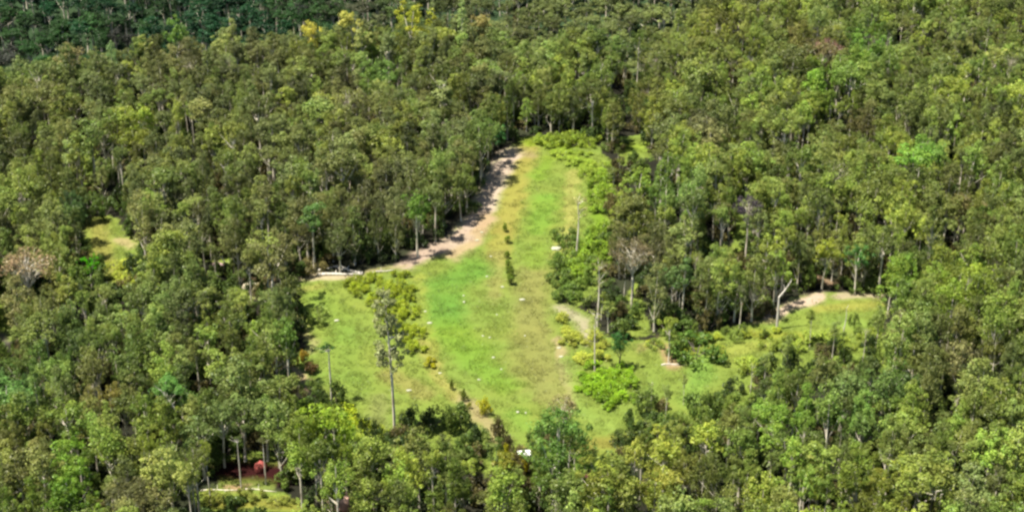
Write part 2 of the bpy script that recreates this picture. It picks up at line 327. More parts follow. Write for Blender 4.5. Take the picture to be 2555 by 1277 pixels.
def sparse(seed):
    r = np.random.default_rng(seed); cm = MB(); tm = MB()
    ax = lambda z: np.array([.06 * z * math.sin(z / 4), .0, z])
    tm.tube([tuple(ax(z)) for z in (-.5, 3, 6, 9, 12, 13.5)], [.2, .17, .15, .11, .07, .03])
    for i in range(15):
        an = r.uniform(0, 6.28); z = r.uniform(8.6, 13.4); rad = r.uniform(.5, 1.9); c = ax(z) + np.array([math.cos(an) * rad, math.sin(an) * rad, .3])
        tm.tube([tuple(ax(z - .7)), tuple(c)], [.055, .02], k=4); cm.leaves(c, .55, 30, .3, r=r, flat=.6, lvb=(r.uniform(.3, .7), r.uniform(.4, .8)))
    return cm, tm
def twiggy(seed):     # bare, thinly leaved brownish crown
    r = np.random.default_rng(seed); cm = MB(); tm = MB()
    tm.tube([(0, 0, -.5), (.1, 0, 4), (0, .1, 8), (0, 0, 11)], [.24, .19, .14, .06])
    for i in range(60):
        d = r.normal(size=3); d /= np.linalg.norm(d); d[2] = abs(d[2]) * .9 - .1; q = r.uniform(.5, 1); c = np.array([0, 0, 9.8]) + d * np.array([3.4, 3.4, 3.6]) * q
        z0 = r.uniform(6, 10); tm.tube([(0, 0, z0), tuple((np.array([0, 0, z0]) + c) / 2 + [0, 0, .2]), tuple(c)], [.05, .035, .015], k=4)
        cm.leaves(c, .75, 20, .34, r=r, lvb=(r.uniform(.2, .8), r.uniform(.3, .7)))
    return cm, tm
def bush(seed, rx=1.5, hgt=1.7, ncl=12, per=70, size=.25):
    r = np.random.default_rng(seed); cm = MB(); tm = MB()
    for i in range(ncl):
        an = r.uniform(0, 6.28); q = math.sqrt(r.uniform(0, 1)); zz = hgt * (.45 + .45 * (1 - q * q)) * r.uniform(.7, 1.1)
        c = (math.cos(an) * q * rx, math.sin(an) * q * rx, zz); cm.leaves(c, .48 * r.uniform(.8, 1.3), per, size, r=r, up=.7, flat=.8, lvb=(r.uniform(.3, .7), r.uniform(.35, .75)))
        cm.leaves((c[0], c[1], zz * .45), .5, per // 2, size, r=r, lvb=(.5, .35)) if i % 2 else None
        if i < 5: tm.tube([(0, 0, -.15), (c[0] * .4, c[1] * .4, zz * .5), c], [.05, .035, .012], k=4)
    return cm, tm
PROTO = {}
def reg(key, pair, bark=None):
    cm, tm = pair; bark = bark or M_BARK
    both = MB(); 
    for s in (cm, tm):
        for v, f, mi, lv in zip(s.v, s.f, s.mi, s.lv):
            off = 0
            for part in [0]: pass
    # joined copy for the uncountable rest
    both.v = cm.v + tm.v; both.lv = cm.lv + tm.lv; both.mi = cm.mi + tm.mi
    both.f = cm.f + [f + cm.nv for f in tm.f]; both.nv = cm.nv + tm.nv
    for t_ in tm.mi: t_[:] = 1
    PROTO[key] = dict(crown=cm.mesh(key + '_crown', [M_LEAF, bark]), trunk=tm.mesh(key + '_trunk', [M_LEAF, bark]), both=both.mesh(key, [M_LEAF, bark]))
GUMS = []
GV = np.random.default_rng(55)
for i in range(14):
    rx_ = [2.5, 3.1, 2.0, 2.7, 2.3, 3.5, 1.8, 2.8, 2.2, 2.6, 1.9, 3.0, 2.4, 2.1][i]; rz_ = float(GV.uniform(2.6, 4.4)); zc_ = 13.2 - rz_ * 1.0 - float(GV.uniform(0, .6))
    reg('gum_%d' % i, gum(300 + i, rx=rx_, rz=rz_, zc=zc_, nclump=int(16 + rx_ * rz_ * 1.5), cr=float(GV.uniform(.72, .95)), skew=float(GV.uniform(-1.2, 1.2)), per=74, size=.35, trunk_r=.18)); GUMS.append('gum_%d' % i)
reg('spire', spire(5)); reg('column', column(9), M_BARK); reg('umbrella', umbrella(11), M_DEAD); reg('sparse', sparse(13), M_BARK); reg('twiggy', twiggy(15))
reg('broad', gum(77, rx=3.8, rz=4.2, zc=9.2, nclump=52, cr=.95, per=80, size=.33, trunk_r=.26), M_DEAD)
reg('gum_low_a', gum(201, rx=2.4, rz=5.6, zc=7.4, nclump=44, cr=.9, per=74, size=.35)); reg('gum_low_b', gum(202, rx=2.8, rz=5.0, zc=7.6, nclump=44, cr=.9, skew=.6, per=74, size=.35))
reg('fullgreen', gum(78, rx=3.3, rz=4.6, zc=8.4, nclump=44, cr=1.05), M_DARKBARK)
for i in range(4): reg('bush_%d' % i, bush(30 + i, rx=[1.5, 1.9, 1.2, 1.6][i], hgt=[1.7, 1.5, 2.2, 1.9][i]), M_DARKBARK)
reg('tallbush', bush(40, rx=.8, hgt=2.6, ncl=10), M_DARKBARK)

def tag(o, label, cat, group=None, kind=None):
    o['label'] = label; o['category'] = cat
    if group: o['group'] = group
    if kind: o['kind'] = kind
def plant(name, key, x, y, s, rz, tint, label=None, cat='tree', group=None, sz=None, tilt=None):
    z = float(terr(x, y))
    e = bpy.data.objects.new(name, None); e.empty_display_size = .5; C.objects.link(e)
    e.location = (x, y, z); e.rotation_euler = (tilt[0] if tilt else 0, tilt[1] if tilt else 0, rz); e.scale = (s, s, sz or s)
    names = ('crown', 'trunk') if cat == 'tree' else ('foliage', 'stem')
    for nm, k in zip(names, ('crown', 'trunk')):
        c = bpy.data.objects.new(nm, PROTO[key][k]); c.parent = e; C.objects.link(c); c['tint'] = [float(v) for v in tint]
    tag(e, label or '', cat, group); return e

# ------------------------------------------------------------------ tint of the forest crowns (display colours, gently following the real stands)
KL = 0.92
PAL = [(116, 126, 66), (104, 112, 72), (142, 152, 58), (104, 134, 58), (102, 116, 76), (128, 124, 76), (130, 144, 72), (112, 138, 54)]
TBLOB = [(1100, 560, 60, (92, 128, 50)), (80, 700, 75, (132, 118, 80)), (215, 655, 45, (90, 165, 22)), (345, 310, 45, (140, 158, 40)), (250, 450, 50, (110, 115, 70)), (180, 500, 35, (70, 130, 75)),
         (1590, 640, 75, (112, 92, 70)), (2060, 130, 45, (118, 90, 78)), (1990, 100, 40, (130, 112, 62)), (2075, 200, 60, (110, 165, 40)), (2170, 110, 60, (95, 150, 55)), (1810, 60, 60, (140, 140, 55)),
         (1240, 345, 34, (70, 145, 70)), (1850, 560, 40, (80, 70, 76)), (430, 980, 45, (60, 125, 62)), (240, 960, 50, (128, 98, 60)), (30, 960, 60, (62, 120, 60)), (60, 1110, 70, (105, 92, 56)),
         (200, 1110, 60, (110, 160, 45)), (200, 1230, 60, (100, 160, 30)), (340, 1240, 70, (126, 112, 88)), (830, 1080, 80, (140, 180, 30)), (780, 1160, 60, (110, 160, 40)), (1560, 960, 40, (130, 180, 20)),
         (1220, 1130, 50, (90, 120, 50)), (1270, 1140, 35, (150, 148, 30)), (1400, 1150, 70, (90, 135, 42)), (2240, 950, 60, (95, 140, 60)), (2350, 930, 90, (100, 104, 66)), (2400, 880, 70, (120, 105, 75)),
         (1990, 1030, 80, (105, 160, 50)), (2170, 1000, 70, (100, 150, 70)), (2200, 1230, 80, (150, 155, 50)), (1640, 1160, 90, (150, 148, 52)), (2420, 1220, 80, (110, 125, 80)), (620, 1060, 90, (96, 122, 66)),
         (480, 690, 70, (112, 136, 70)), (390, 760, 60, (100, 125, 70)), (1100, 520, 70, (96, 130, 48)), (900, 230, 80, (118, 120, 72)), (600, 130, 80, (112, 118, 76)), (1030, 30, 60, (140, 150, 40)),
         (1340, 90, 80, (112, 130, 72)), (1450, 110, 50, (145, 158, 66)), (1540, 100, 50, (108, 138, 80)), (1600, 250, 70, (125, 130, 55)), (1640, 290, 50, (95, 98, 84)), (1480, 620, 60, (130, 175, 50)),
         (1680, 470, 60, (95, 145, 60)), (1640, 430, 50, (100, 150, 45)), (2290, 290, 50, (110, 120, 60)), (2300, 390, 30, (85, 165, 60)), (2390, 480, 40, (150, 125, 85)), (2140, 290, 40, (125, 100, 72)),
         (1760, 330, 40, (112, 90, 78)), (1600, 160, 60, (120, 122, 66)), (2200, 500, 120, (135, 150, 62)), (2400, 700, 70, (135, 160, 45)), (2250, 690, 60, (120, 165, 50)), (2210, 780, 50, (106, 100, 80)),
         (930, 180, 60, (100, 150, 60)), (130, 130, 80, (116, 138, 72)), (700, 640, 60, (118, 108, 76)), (640, 620, 50, (130, 128, 72)), (960, 480, 80, (110, 112, 74)), (450, 130, 70, (118, 112, 76)),
         (100, 450, 90, (130, 150, 60)), (60, 820, 50, (100, 100, 70)), (140, 870, 60, (80, 135, 60)), (330, 870, 80, (115, 145, 62)), (600, 830, 90, (128, 152, 60)), (700, 770, 40, (104, 120, 78)), (730, 820, 26, (60, 130, 30)), (560, 720, 60, (106, 130, 60))]
TB = np.array([[a, b_, r_, *c] for a, b_, r_, c in TBLOB], float)
def tint_at(px, py, r=random):
    base = np.array(PAL[r.randrange(len(PAL))], float)
    # left upper stands are duller, the right-hand and lower ones yellower
    reg_c = np.array((120, 134, 68.)) if (py < 600 and px < 1250) else np.array((134, 157, 62.)) if py > 1000 else np.array((127, 147, 64.))
    c = base * .46 + reg_c * .54
    wts = np.exp(-(((px - TB[:, 0]) / TB[:, 2]) ** 2 + ((py - TB[:, 1]) / (TB[:, 2] * .8)) ** 2))
    k = wts.argmax(); wk = min(.48, wts[k] * .7)
    c = c * (1 - wk) + TB[k, 3:] * wk
    c = c * r.uniform(.72, 1.16) * (1 + .10 * float(vnoise(px / 40, py / 30, 91)))
    return c
def alb(c):
    c = np.asarray(c, float); g = c.mean(); c = g + (c - g) * 0.97       # the stands read a little more saturated than their swatches
    return lin(np.clip(c, 0, 255)) * KL

# ------------------------------------------------------------------ trees that stand out in the photograph
special_xy = []
def TR(name, key, px, py, tintc, label, wide, back=4):
    y = 380.0
    for _ in range(6): x = (px - 1277.5) / FPX * (y * F_[1] - CAM_H * F_[2]); y = float(np.interp(x, YRX, YRY)) - back
    g = float(terr(x, y)); h = 10.0
    while pix(x, y, g + h)[1] > py and h < 26: h += .2
    e = plant(name, key, x, y, h / 14 * wide, random.uniform(0, 6.28), alb(tintc), label, 'tree', None, sz=h / 14); special_xy.append((x, y, 1.5))
def T(name, key, px, py, h, tintc, label, wide=1.0, rz=None, group=None, tilt=None, top=False, cat='tree', hk=14.0):
    x, y = at(px, py, h if top else 0)
    s = h / hk; e = plant(name, key, x, y, s * wide, random.uniform(0, 6.28) if rz is None else rz, alb(tintc), label, cat, group, sz=s, tilt=tilt)
    special_xy.append((x, y, (2.6 if key not in ('umbrella', 'sparse', 'column') else 1.6) * s * wide)); return e
T('tall_tree', 'column', 985, 1085, 27, (142, 150, 98), 'tallest lone tree in the lower clearing, long bare trunk and narrow ragged crown', .78, rz=0.1)
T('pole_tree', 'umbrella', 828, 1010, 11.3, (60, 105, 45), 'slender pale pole-like tree with a small flat dark crown at the left clearing edge', .9, rz=0)
T('gum_tree', 'gum_6', 785, 672, 15, (90, 125, 60), 'pale straight trunk tree at the forest edge beside the fallen white logs')
T('gum_tree', 'gum_4', 1042, 640, 14, (96, 130, 50), 'pale-trunked tree at the dark forest edge, left of the two in the shade')
T('gum_tree', 'gum_6', 1086, 604, 13, (104, 120, 62), 'thin pale-trunked tree at the dark forest edge, right of the two in the shade')
T('gum_tree', 'gum_0', 1150, 552, 12, (108, 122, 60), 'olive tree overhanging the pinkish soil strip halfway up the clearing')
T('gum_tree', 'gum_7', 1180, 478, 12, (104, 118, 58), 'olive tree at the narrow upper part of the pinkish soil strip')
T('gum_tree', 'fullgreen', 1243, 392, 8, (66, 120, 62), 'deep green bushy tree at the upper left corner of the clearing', 1.0)
T('slender_tree', 'sparse', 1438, 645, 13.2, (165, 165, 95), 'slender sparse tree with pale trunk standing on the right edge of the upper clearing', rz=.6)
T('slender_tree', 'sparse', 1484, 925, 11.5, (150, 160, 80), 'slender sparse tree with yellowish trunk beside the bright green bushes', .9, rz=2)
T('slender_tree', 'sparse', 1490, 815, 13, (120, 125, 70), 'slender pale bent-trunk tree just left of the brown thin-crowned tree', rz=1)
T('brown_tree', 'twiggy', 1575, 770, 15, (112, 104, 72), 'brown thin-crowned tree right of the clearing above the dark gap', 1.15)
T('brown_tree', 'twiggy', 85, 810, 16, (145, 128, 92), 'grey-brown thinly leaved tree near the left edge, halfway down', 1.3)
T('brown_tree', 'twiggy', 1405, 1150, 13, (140, 132, 84), 'brownish twiggy crown rising behind the broad tree at the clearing foot', .8)
T('brown_tree', 'twiggy', 2065, 85, 14, (122, 92, 80), 'brown-purple crown among the green ones in the upper right', 1.2, top=True)
T('brown_tree', 'twiggy', 1860, 640, 14, (72, 64, 72), 'dark grey bare crown above the black gap right of the clearing', .9)
T('green_tree', 'fullgreen', 1545, 918, 7.6, (58, 104, 46), 'small dark green tree standing alone above the bright green bushes', .95)
T('gum_tree', 'gum_3', 1668, 905, 9.5, (140, 158, 62), 'small tree with forked pale trunk standing on a patch of bare soil', .8)
T('gum_tree', 'gum_1', 1648, 800, 12, (92, 120, 62), 'grey-green tree on the upper edge of the small right-hand glade')
T('gum_tree', 'gum_2', 1700, 805, 13, (100, 128, 66), 'upright tree right of the grey-green one on the glade edge')
T('flat_tree', 'bush_1', 1738, 888, 4.2, (84, 116, 44), 'low flat-topped dark green tree in the right-hand glade', 1.15, hk=1.9)
T('gum_tree', 'gum_6', 1845, 818, 9, (110, 118, 80), 'small tree with short pale trunk casting a brown shadow in the glade', .8)
T('small_tree', 'gum_6', 2020, 865, 8, (110, 128, 50), 'small tree with dark crooked stem in the upper right glade', .55)
T('gum_tree', 'gum_5', 2132, 735, 11, (84, 130, 62), 'round green tree over the pale soil at the far right glade', .9)
T('gum_tree', 'gum_0', 2050, 722, 12, (140, 152, 52), 'yellow-green tree behind the pale soil of the far right glade')
T('gum_tree', 'broad', 1388, 1296, 19.5, (98, 132, 56), 'broad green tree with a white trunk at the bottom middle', .85)
T('gum_tree', 'gum_6', 527, 1258, 12.5, (125, 140, 55), 'white double-trunk tree at the left side of the dark red hollow', .6)
T('gum_tree', 'umbrella', 602, 1216, 9, (100, 120, 60), 'tree with a pinkish trunk standing inside the dark red hollow', .8)
T('gum_tree', 'umbrella', 664, 1208, 8.5, (110, 118, 66), 'tree with a white curved trunk at the right side of the dark red hollow', .8, rz=2)
for n_, (px_, py_, h_, lb_) in enumerate([(1905, 975, 8, 'leftmost of the thin pale trees on the slope below the far right glade'), (1870, 1000, 7, 'thin pale tree right of the small bright glade'), (1960, 935, 8, 'second thin pale tree on the slope below the far right glade'),
                          (2075, 905, 9, 'third thin pale tree on the slope below the far right glade'), (2150, 920, 8, 'rightmost thin pale tree on the slope below the far right glade'), (2185, 870, 9, 'thin tree at the right end of the far right glade'),
                          (1660, 1050, 7, 'thin grey-green tree left of the small bright glade'), (1625, 1030, 6, 'thin brownish tree between the bright bushes and the small glade')]):
    T('gum_tree', ['gum_6', 'sparse', 'gum_10'][n_ % 3], px_, py_, h_, (128, 146, 74), lb_, .8)
for px_, py_, k_, lb_ in [(512, 1196, 'gum_1', 'spreading tree shading the dark red hollow from its left end'), (560, 1166, 'gum_4', 'left tree behind the dark red hollow, crown shading it'),
                          (612, 1150, 'gum_1', 'middle tree behind the dark red hollow, crown shading it'), (668, 1150, 'gum_1', 'right tree behind the dark red hollow, crown shading it')]:
    T('gum_tree', k_, px_, py_, 12.5, (104, 124, 64), lb_, 1.1)
TR('bright_tree', 'gum_9', 785, 20, (205, 200, 84), 'bright yellow-topped tree rising above the ridge line', .62)
TR('ridge_tree', 'gum_3', 882, 6, (176, 178, 84), 'tall yellow-green tree on the ridge right of the bright yellow one', .8)
TR('ridge_tree', 'gum_5', 1030, -10, (150, 158, 50), 'wide yellow-green tree on the ridge at the top edge', .95)
TR('pointed_tree', 'spire', 1155, 3, (138, 160, 90), 'light green pointed tree on the ridge at the top edge', .75)
TR('ridge_tree', 'gum_10', 290, 95, (140, 170, 105), 'small pale green tree poking over the left ridge line', .5)
TR('ridge_tree', 'gum_1', 195, 88, (150, 144, 90), 'tree with a pale yellowish top on the left ridge line', .8)
TR('ridge_tree', 'gum_2', 590, 42, (128, 138, 76), 'rounded olive tree on the ridge left of the bright yellow one', .8)
TR('ridge_tree', 'gum_7', 450, 28, (104, 138, 58), 'green rounded tree on the ridge between the pale green and olive ones', .7)
TR('ridge_tree', 'gum_8', 1205, 12, (150, 144, 80), 'brownish tree on the ridge just right of the pointed tree', .7)
T('gum_tree', 'gum_5', 218, 628, 8, (86, 170, 16), 'bright green low tree beside the small pale glade on the left', .9, top=True)
T('gum_tree', 'gum_2', 1705, 1010, 6, (150, 160, 90), 'thin tree on the near side of the small bright green glade', .5)

# ------------------------------------------------------------------ the forest: jittered stand of gum trees
cand = []
yy = 168.0; row = 0
while yy < 560:
    wdt = 0.335 * yy / math.cos(PITCH) * 1.0 + 26; xs = np.arange(-wdt, wdt, 3.35) + (1.7 if row % 2 else 0)
    for x in xs: cand.append((x + random.uniform(-1.7, 1.7), yy + random.uniform(-1.6, 1.6)))
    yy += 3.6; row += 1
cand = [(x, y) for x, y in cand if y < np.interp(x, YRX, YRY) + 60]
forest = []
spec = np.array(special_xy)
for x, y in cand:
    z = float(terr(x, y)); hn = float(vnoise(x / 9, y / 9, 21)); 
    h = 12.2 + 1.8 * hn + random.gauss(0, 1.9); h = max(8.5, min(18, h))
    key = random.choice(GUMS) if random.random() > .05 else random.choice(['twiggy', 'gum_6', 'spire', 'gum_6'])
    wide = random.uniform(.62, 1.10)
    if random.random() < .06: wide *= 1.3; h *= 1.15
    if random.random() < .115 + (.4 if float(vnoise(x / 5, y / 5, 61)) > .85 else 0): continue
    if np.min(np.hypot(spec[:, 0] - x, spec[:, 1] - y) / np.maximum(spec[:, 2], 1.2)) < .95: continue
    bx, by = pix(x, y, z); tx, ty = pix(x, y, z + h * .97); cx, cy = pix(x, y, z + h * .75)
    rpx = 2.2 * wide * h / 14 * FPX / math.hypot(y, CAM_H - z)
    pts = [(bx, by), (tx, ty + rpx * .3), (cx, cy), (cx - rpx, cy), (cx + rpx, cy), (bx + rpx * .5, by), (bx - rpx * .5, by), ((bx + cx) / 2, (by + cy) / 2)]
    cov = is_open(np.array([p[0] for p in pts]), np.array([p[1] for p in pts]))
    ch = (by - ty) * .27
    gx_ = np.array([cx + rpx * 1.25 * a_ for a_ in (-1, -.5, 0, .5, 1) for b_ in (-1, -.5, 0, .5, 1) if a_ * a_ + b_ * b_ < 1.3]); gy_ = np.array([ty + ch + ch * b_ for a_ in (-1, -.5, 0, .5, 1) for b_ in (-1, -.5, 0, .5, 1) if a_ * a_ + b_ * b_ < 1.3])
    if cov[0] or is_open(gx_, gy_).mean() > (.14 if cx > 1500 and cy > 700 else .2) or any(inpoly(gx_, gy_, P_).any() for P_ in [HOLLOW] + EXTRA[:5] + EXTRA[7:8]): 
        continue
    # keep named trees in the open visible
    if random.random() < .3 or (is_open(np.array([bx, bx + 40, bx - 40]), np.array([by + 40, by + 20, by + 20])).any() and random.random() < .85): key = random.choice(['gum_low_a', 'gum_low_b'])
    forest.append(dict(x=x, y=y, z=z, h=h, key=key, wide=wide, px=cx, py=cy, bpx=bx, bpy=by, rz=random.uniform(0, 6.28)))
# lower growth right behind / around the clearing's near edge: short trees where a tall one would cover the grass
for x, y in cand:
    if not (195 < y < 330): continue
    z = float(terr(x, y)); bx, by = pix(x, y, z)
    if not (-50 < bx < 2600): continue
    if is_open(np.array([bx]), np.array([by]))[0]: continue
    if any((f['x'] - x) ** 2 + (f['y'] - y) ** 2 < 9 for f in forest): continue
    if np.min(np.hypot(spec[:, 0] - x, spec[:, 1] - y)) < 2.5: continue
    h = random.uniform(4, 8); tx, ty = pix(x, y, z + h)
    if is_open(np.array([tx, tx, tx]), np.array([ty, ty + 12, (ty + by) / 2])).any(): h = random.uniform(2, 3.4); tx, ty = pix(x, y, z + h)
    if is_open(np.array([tx]), np.array([ty + 8])).any() or inpoly(np.array([tx, bx]), np.array([ty, ty + 10]), HOLLOW).any(): continue
    forest.append(dict(x=x, y=y, z=z, h=h, key=random.choice(GUMS), wide=random.uniform(1, 1.4), px=bx, py=(ty + by) / 2, bpx=bx, bpy=by, rz=random.uniform(0, 6.28)))
for f in forest: f['tint'] = tint_at(f['px'], f['py'])

# individuals: the ones that show largest (near ones, and those on the rim of the clearing)
def score(f):
    if not (-30 < f['px'] < 2585) or f['py'] > 1290 or f['py'] < 0: return -1
    d = math.sqrt(f['x'] ** 2 + f['y'] ** 2 + (CAM_H - f['z']) ** 2); sz = (f['h'] * f['wide'] / d) ** 2
    rim = is_open(np.array([f['bpx'], f['bpx'] + 25, f['bpx'] - 25]), np.array([f['bpy'] + 28, f['bpy'] + 12, f['bpy'] + 12])).any()
    return sz * (1.9 if rim and f['h'] > 9 else 1)
N_SPECIAL = len(special_xy)
order = sorted(forest, key=score, reverse=True)
indiv = order[:300 - N_SPECIAL]
ids = set(id(f) for f in indiv); rest = [f for f in forest if id(f) not in ids]

def colour_word(c):
    r, g, b_ = c; m_ = max(r, g); 
    if r > g * .98: return 'brownish'
    if g - r > 45: return 'bright green' if g > 138 else 'deep green'
    if g - r > 24: return 'fresh green' if g > 135 else 'mid green'
    if b_ > .58 * g: return 'grey-green'
    if g > 150: return 'yellow-green'
    return 'light olive' if g > 128 else 'dark olive'
def region(px, py):
    if 560 > py: zone = 'forest left of the upper clearing' if px < 1350 else 'forest right of the upper clearing'; return zone
    if py < 1000:
        if px < 560: return 'left-hand forest'
        if px < 1100: return 'forest rim left of the clearing'
        if px < 1500: return 'rim of the middle clearing'
        if px < 1850: return 'rim of the small bright glade'
        if px < 2250: return 'forest below the far right glade'
        return 'forest near the right edge'
    col = [(180, 'in the bottom left corner'), (360, 'in the lower left'), (520, 'just left of the dark red hollow'), (720, 'around the dark red hollow'), (900, 'right of the dark red hollow'),
           (1100, 'below the tallest lone tree'), (1290, 'left of the white-roofed shed'), (1500, 'right of the white-roofed shed'), (1680, 'at the right foot of the clearing'), (1850, 'below the small bright glade'),
           (2060, 'right of the glade foot'), (2300, 'in the lower right forest'), (9999, 'in the bottom right corner')]
    for lim, s in col:
        if px < lim: break
    return s
def band(py): return 'front' if py > 1190 else 'second-row' if py > 1090 else 'third-row' if py > 1000 else ''
groups = {}
for f in indiv: 
    f['lk'] = (colour_word(f['tint']), 'low ' if f['h'] < 9 else 'tall ' if f['h'] > 15 else '', band(f['py']), region(f['px'], f['py'])); groups.setdefault(f['lk'], []).append(f)
ORD = ['leftmost', 'second-left', 'third-left', 'fourth-left', 'fifth-left', 'sixth-left', 'seventh-left', 'eighth-left', 'ninth-left', 'tenth-left', 'eleventh-left', 'twelfth-left', 'thirteenth-left', 'fourteenth-left', 'fifteenth-left', 'sixteenth-left', 'seventeenth-left', 'eighteenth-left', 'nineteenth-left', 'twentieth-left'] + ['%dth-left' % q for q in range(21, 60)]
NUM = {2: 'two', 3: 'three', 4: 'four', 5: 'five', 6: 'six', 7: 'seven', 8: 'eight', 9: 'nine', 10: 'ten', 11: 'eleven', 12: 'twelve', 13: 'thirteen', 14: 'fourteen', 15: 'fifteen', 16: 'sixteen', 17: 'seventeen', 18: 'eighteen'}
for k, fs in groups.items():
    fs.sort(key=lambda f: f['px']); cw, tl, bd, rg = k; pre = (tl + (bd + ' ' if bd else '') + cw)
    rg2 = rg if rg.startswith(('in ', 'just', 'around', 'right', 'below', 'left of', 'at ')) else 'in the ' + rg
    for i, f in enumerate(fs):
        if len(fs) == 1: lab = '%s tree %s' % (pre, rg2)
        elif len(fs) == 2: lab = '%s of two %s trees %s' % (['left', 'right'][i], pre, rg2)
        else: lab = '%s of %s %s trees %s' % (ORD[i], NUM.get(len(fs), 'several'), pre, rg2)
        if len(lab.split()) > 16: print('LONG', lab)
        plant('gum_tree', f['key'], f['x'], f['y'], f['h'] / 14 * f['wide'], f['rz'], alb(f['tint']), lab, 'tree', 'forest gum trees', sz=f['h'] / 14)

# ------------------------------------------------------------------ uncountable rest: one object per kind, instanced by geometry nodes
def scatter(name, keys, pts, label, cat):
    """pts: list of (x, y, z, sxy, sz, rot, key index, rgb)"""
    col = bpy.data.collections.new(name + '_sources')
    for i, k in enumerate(keys):
        o = bpy.data.objects.new('%s_source_%02d' % (name, i), PROTO[k]['both']); col.objects.link(o)
    me = bpy.data.meshes.new(name); P = np.array([p[:3] for p in pts], np.float32)
    me.vertices.add(len(P)); me.vertices.foreach_set('co', P.ravel())
    a = me.attributes.new('scl', 'FLOAT_VECTOR', 'POINT'); a.data.foreach_set('vector', np.array([(p[3], p[3], p[4]) for p in pts], np.float32).ravel())
    a = me.attributes.new('rotz', 'FLOAT_VECTOR', 'POINT'); a.data.foreach_set('vector', np.array([(0, 0, p[5]) for p in pts], np.float32).ravel())
    a = me.attributes.new('idx', 'INT', 'POINT'); a.data.foreach_set('value', np.array([p[6] for p in pts], np.int32))
    a = me.attributes.new('tint', 'FLOAT_COLOR', 'POINT'); a.data.foreach_set('color', np.array([(*p[7], 1) for p in pts], np.float32).ravel())
    o = bpy.data.objects.new(name, me); C.objects.link(o); tag(o, label, cat, kind='stuff')
    ng = bpy.data.node_groups.new(name + '_scatter', 'GeometryNodeTree')
    ng.interface.new_socket('Geometry', in_out='INPUT', socket_type='NodeSocketGeometry'); ng.interface.new_socket('Geometry', in_out='OUTPUT', socket_type='NodeSocketGeometry')
    N, L = ng.nodes, ng.links; gi = N.new('NodeGroupInput'); go = N.new('NodeGroupOutput'); mp_ = N.new('GeometryNodeMeshToPoints'); ip = N.new('GeometryNodeInstanceOnPoints')
    ci = N.new('GeometryNodeCollectionInfo'); ci.inputs['Collection'].default_value = col; ci.inputs['Separate Children'].default_value = True; ci.inputs['Reset Children'].default_value = True
    def att(nm, t):
        q = N.new('GeometryNodeInputNamedAttribute'); q.data_type = t; q.inputs['Name'].default_value = nm; return q.outputs[0]
    L.new(gi.outputs[0], mp_.inputs[0]); L.new(mp_.outputs[0], ip.inputs['Points']); L.new(ci.outputs[0], ip.inputs['Instance'])
    ip.inputs['Pick Instance'].default_value = True; L.new(att('idx', 'INT'), ip.inputs['Instance Index'])
    er = N.new('FunctionNodeEulerToRotation'); L.new(att('rotz', 'FLOAT_VECTOR'), er.inputs[0]); L.new(er.outputs[0], ip.inputs['Rotation']); L.new(att('scl', 'FLOAT_VECTOR'), ip.inputs['Scale'])
    L.new(ip.outputs[0], go.inputs[0])
    md = o.modifiers.new('scatter', 'NODES'); md.node_group = ng
    return o
KEYS = GUMS + ['twiggy', 'sparse', 'spire', 'gum_low_a', 'gum_low_b']
scatter('forest', KEYS, [(f['x'], f['y'], f['z'], f['h'] / 14 * f['wide'], f['h'] / 14, f['rz'], KEYS.index(f['key']), alb(f['tint'])) for f in rest],
        'dense gum forest covering the slopes around the clearing', 'forest')
# far hillside beyond the ridge, its shadowed look put into the foliage tint
far = []
yy = 440.0
while yy < 800:
    wdt = 0.35 * yy + 60; xs = np.arange(-wdt, wdt, 6.2)
    for x in xs:
        x += random.uniform(-2.6, 2.6); y = yy + random.uniform(-2.5, 2.5)
        if y < np.interp(x, YRX, YRY) + 60 or (y > 600 and y < 800 and random.random() < .06): continue
        z = float(terr(x, y)); bx, by = pix(x, y, z)
        if is_open(np.array([bx]), np.array([by]))[0]: continue
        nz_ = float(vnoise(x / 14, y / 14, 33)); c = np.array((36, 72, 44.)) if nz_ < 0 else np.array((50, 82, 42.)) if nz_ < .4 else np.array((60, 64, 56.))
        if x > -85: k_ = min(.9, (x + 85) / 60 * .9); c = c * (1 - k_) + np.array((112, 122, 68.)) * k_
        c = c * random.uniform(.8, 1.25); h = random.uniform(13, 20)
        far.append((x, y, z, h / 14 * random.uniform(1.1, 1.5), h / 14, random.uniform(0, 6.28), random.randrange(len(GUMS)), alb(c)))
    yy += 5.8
scatter('far_forest', GUMS, far, 'darker forest on the hillside beyond the ridge at the top left', 'forest')

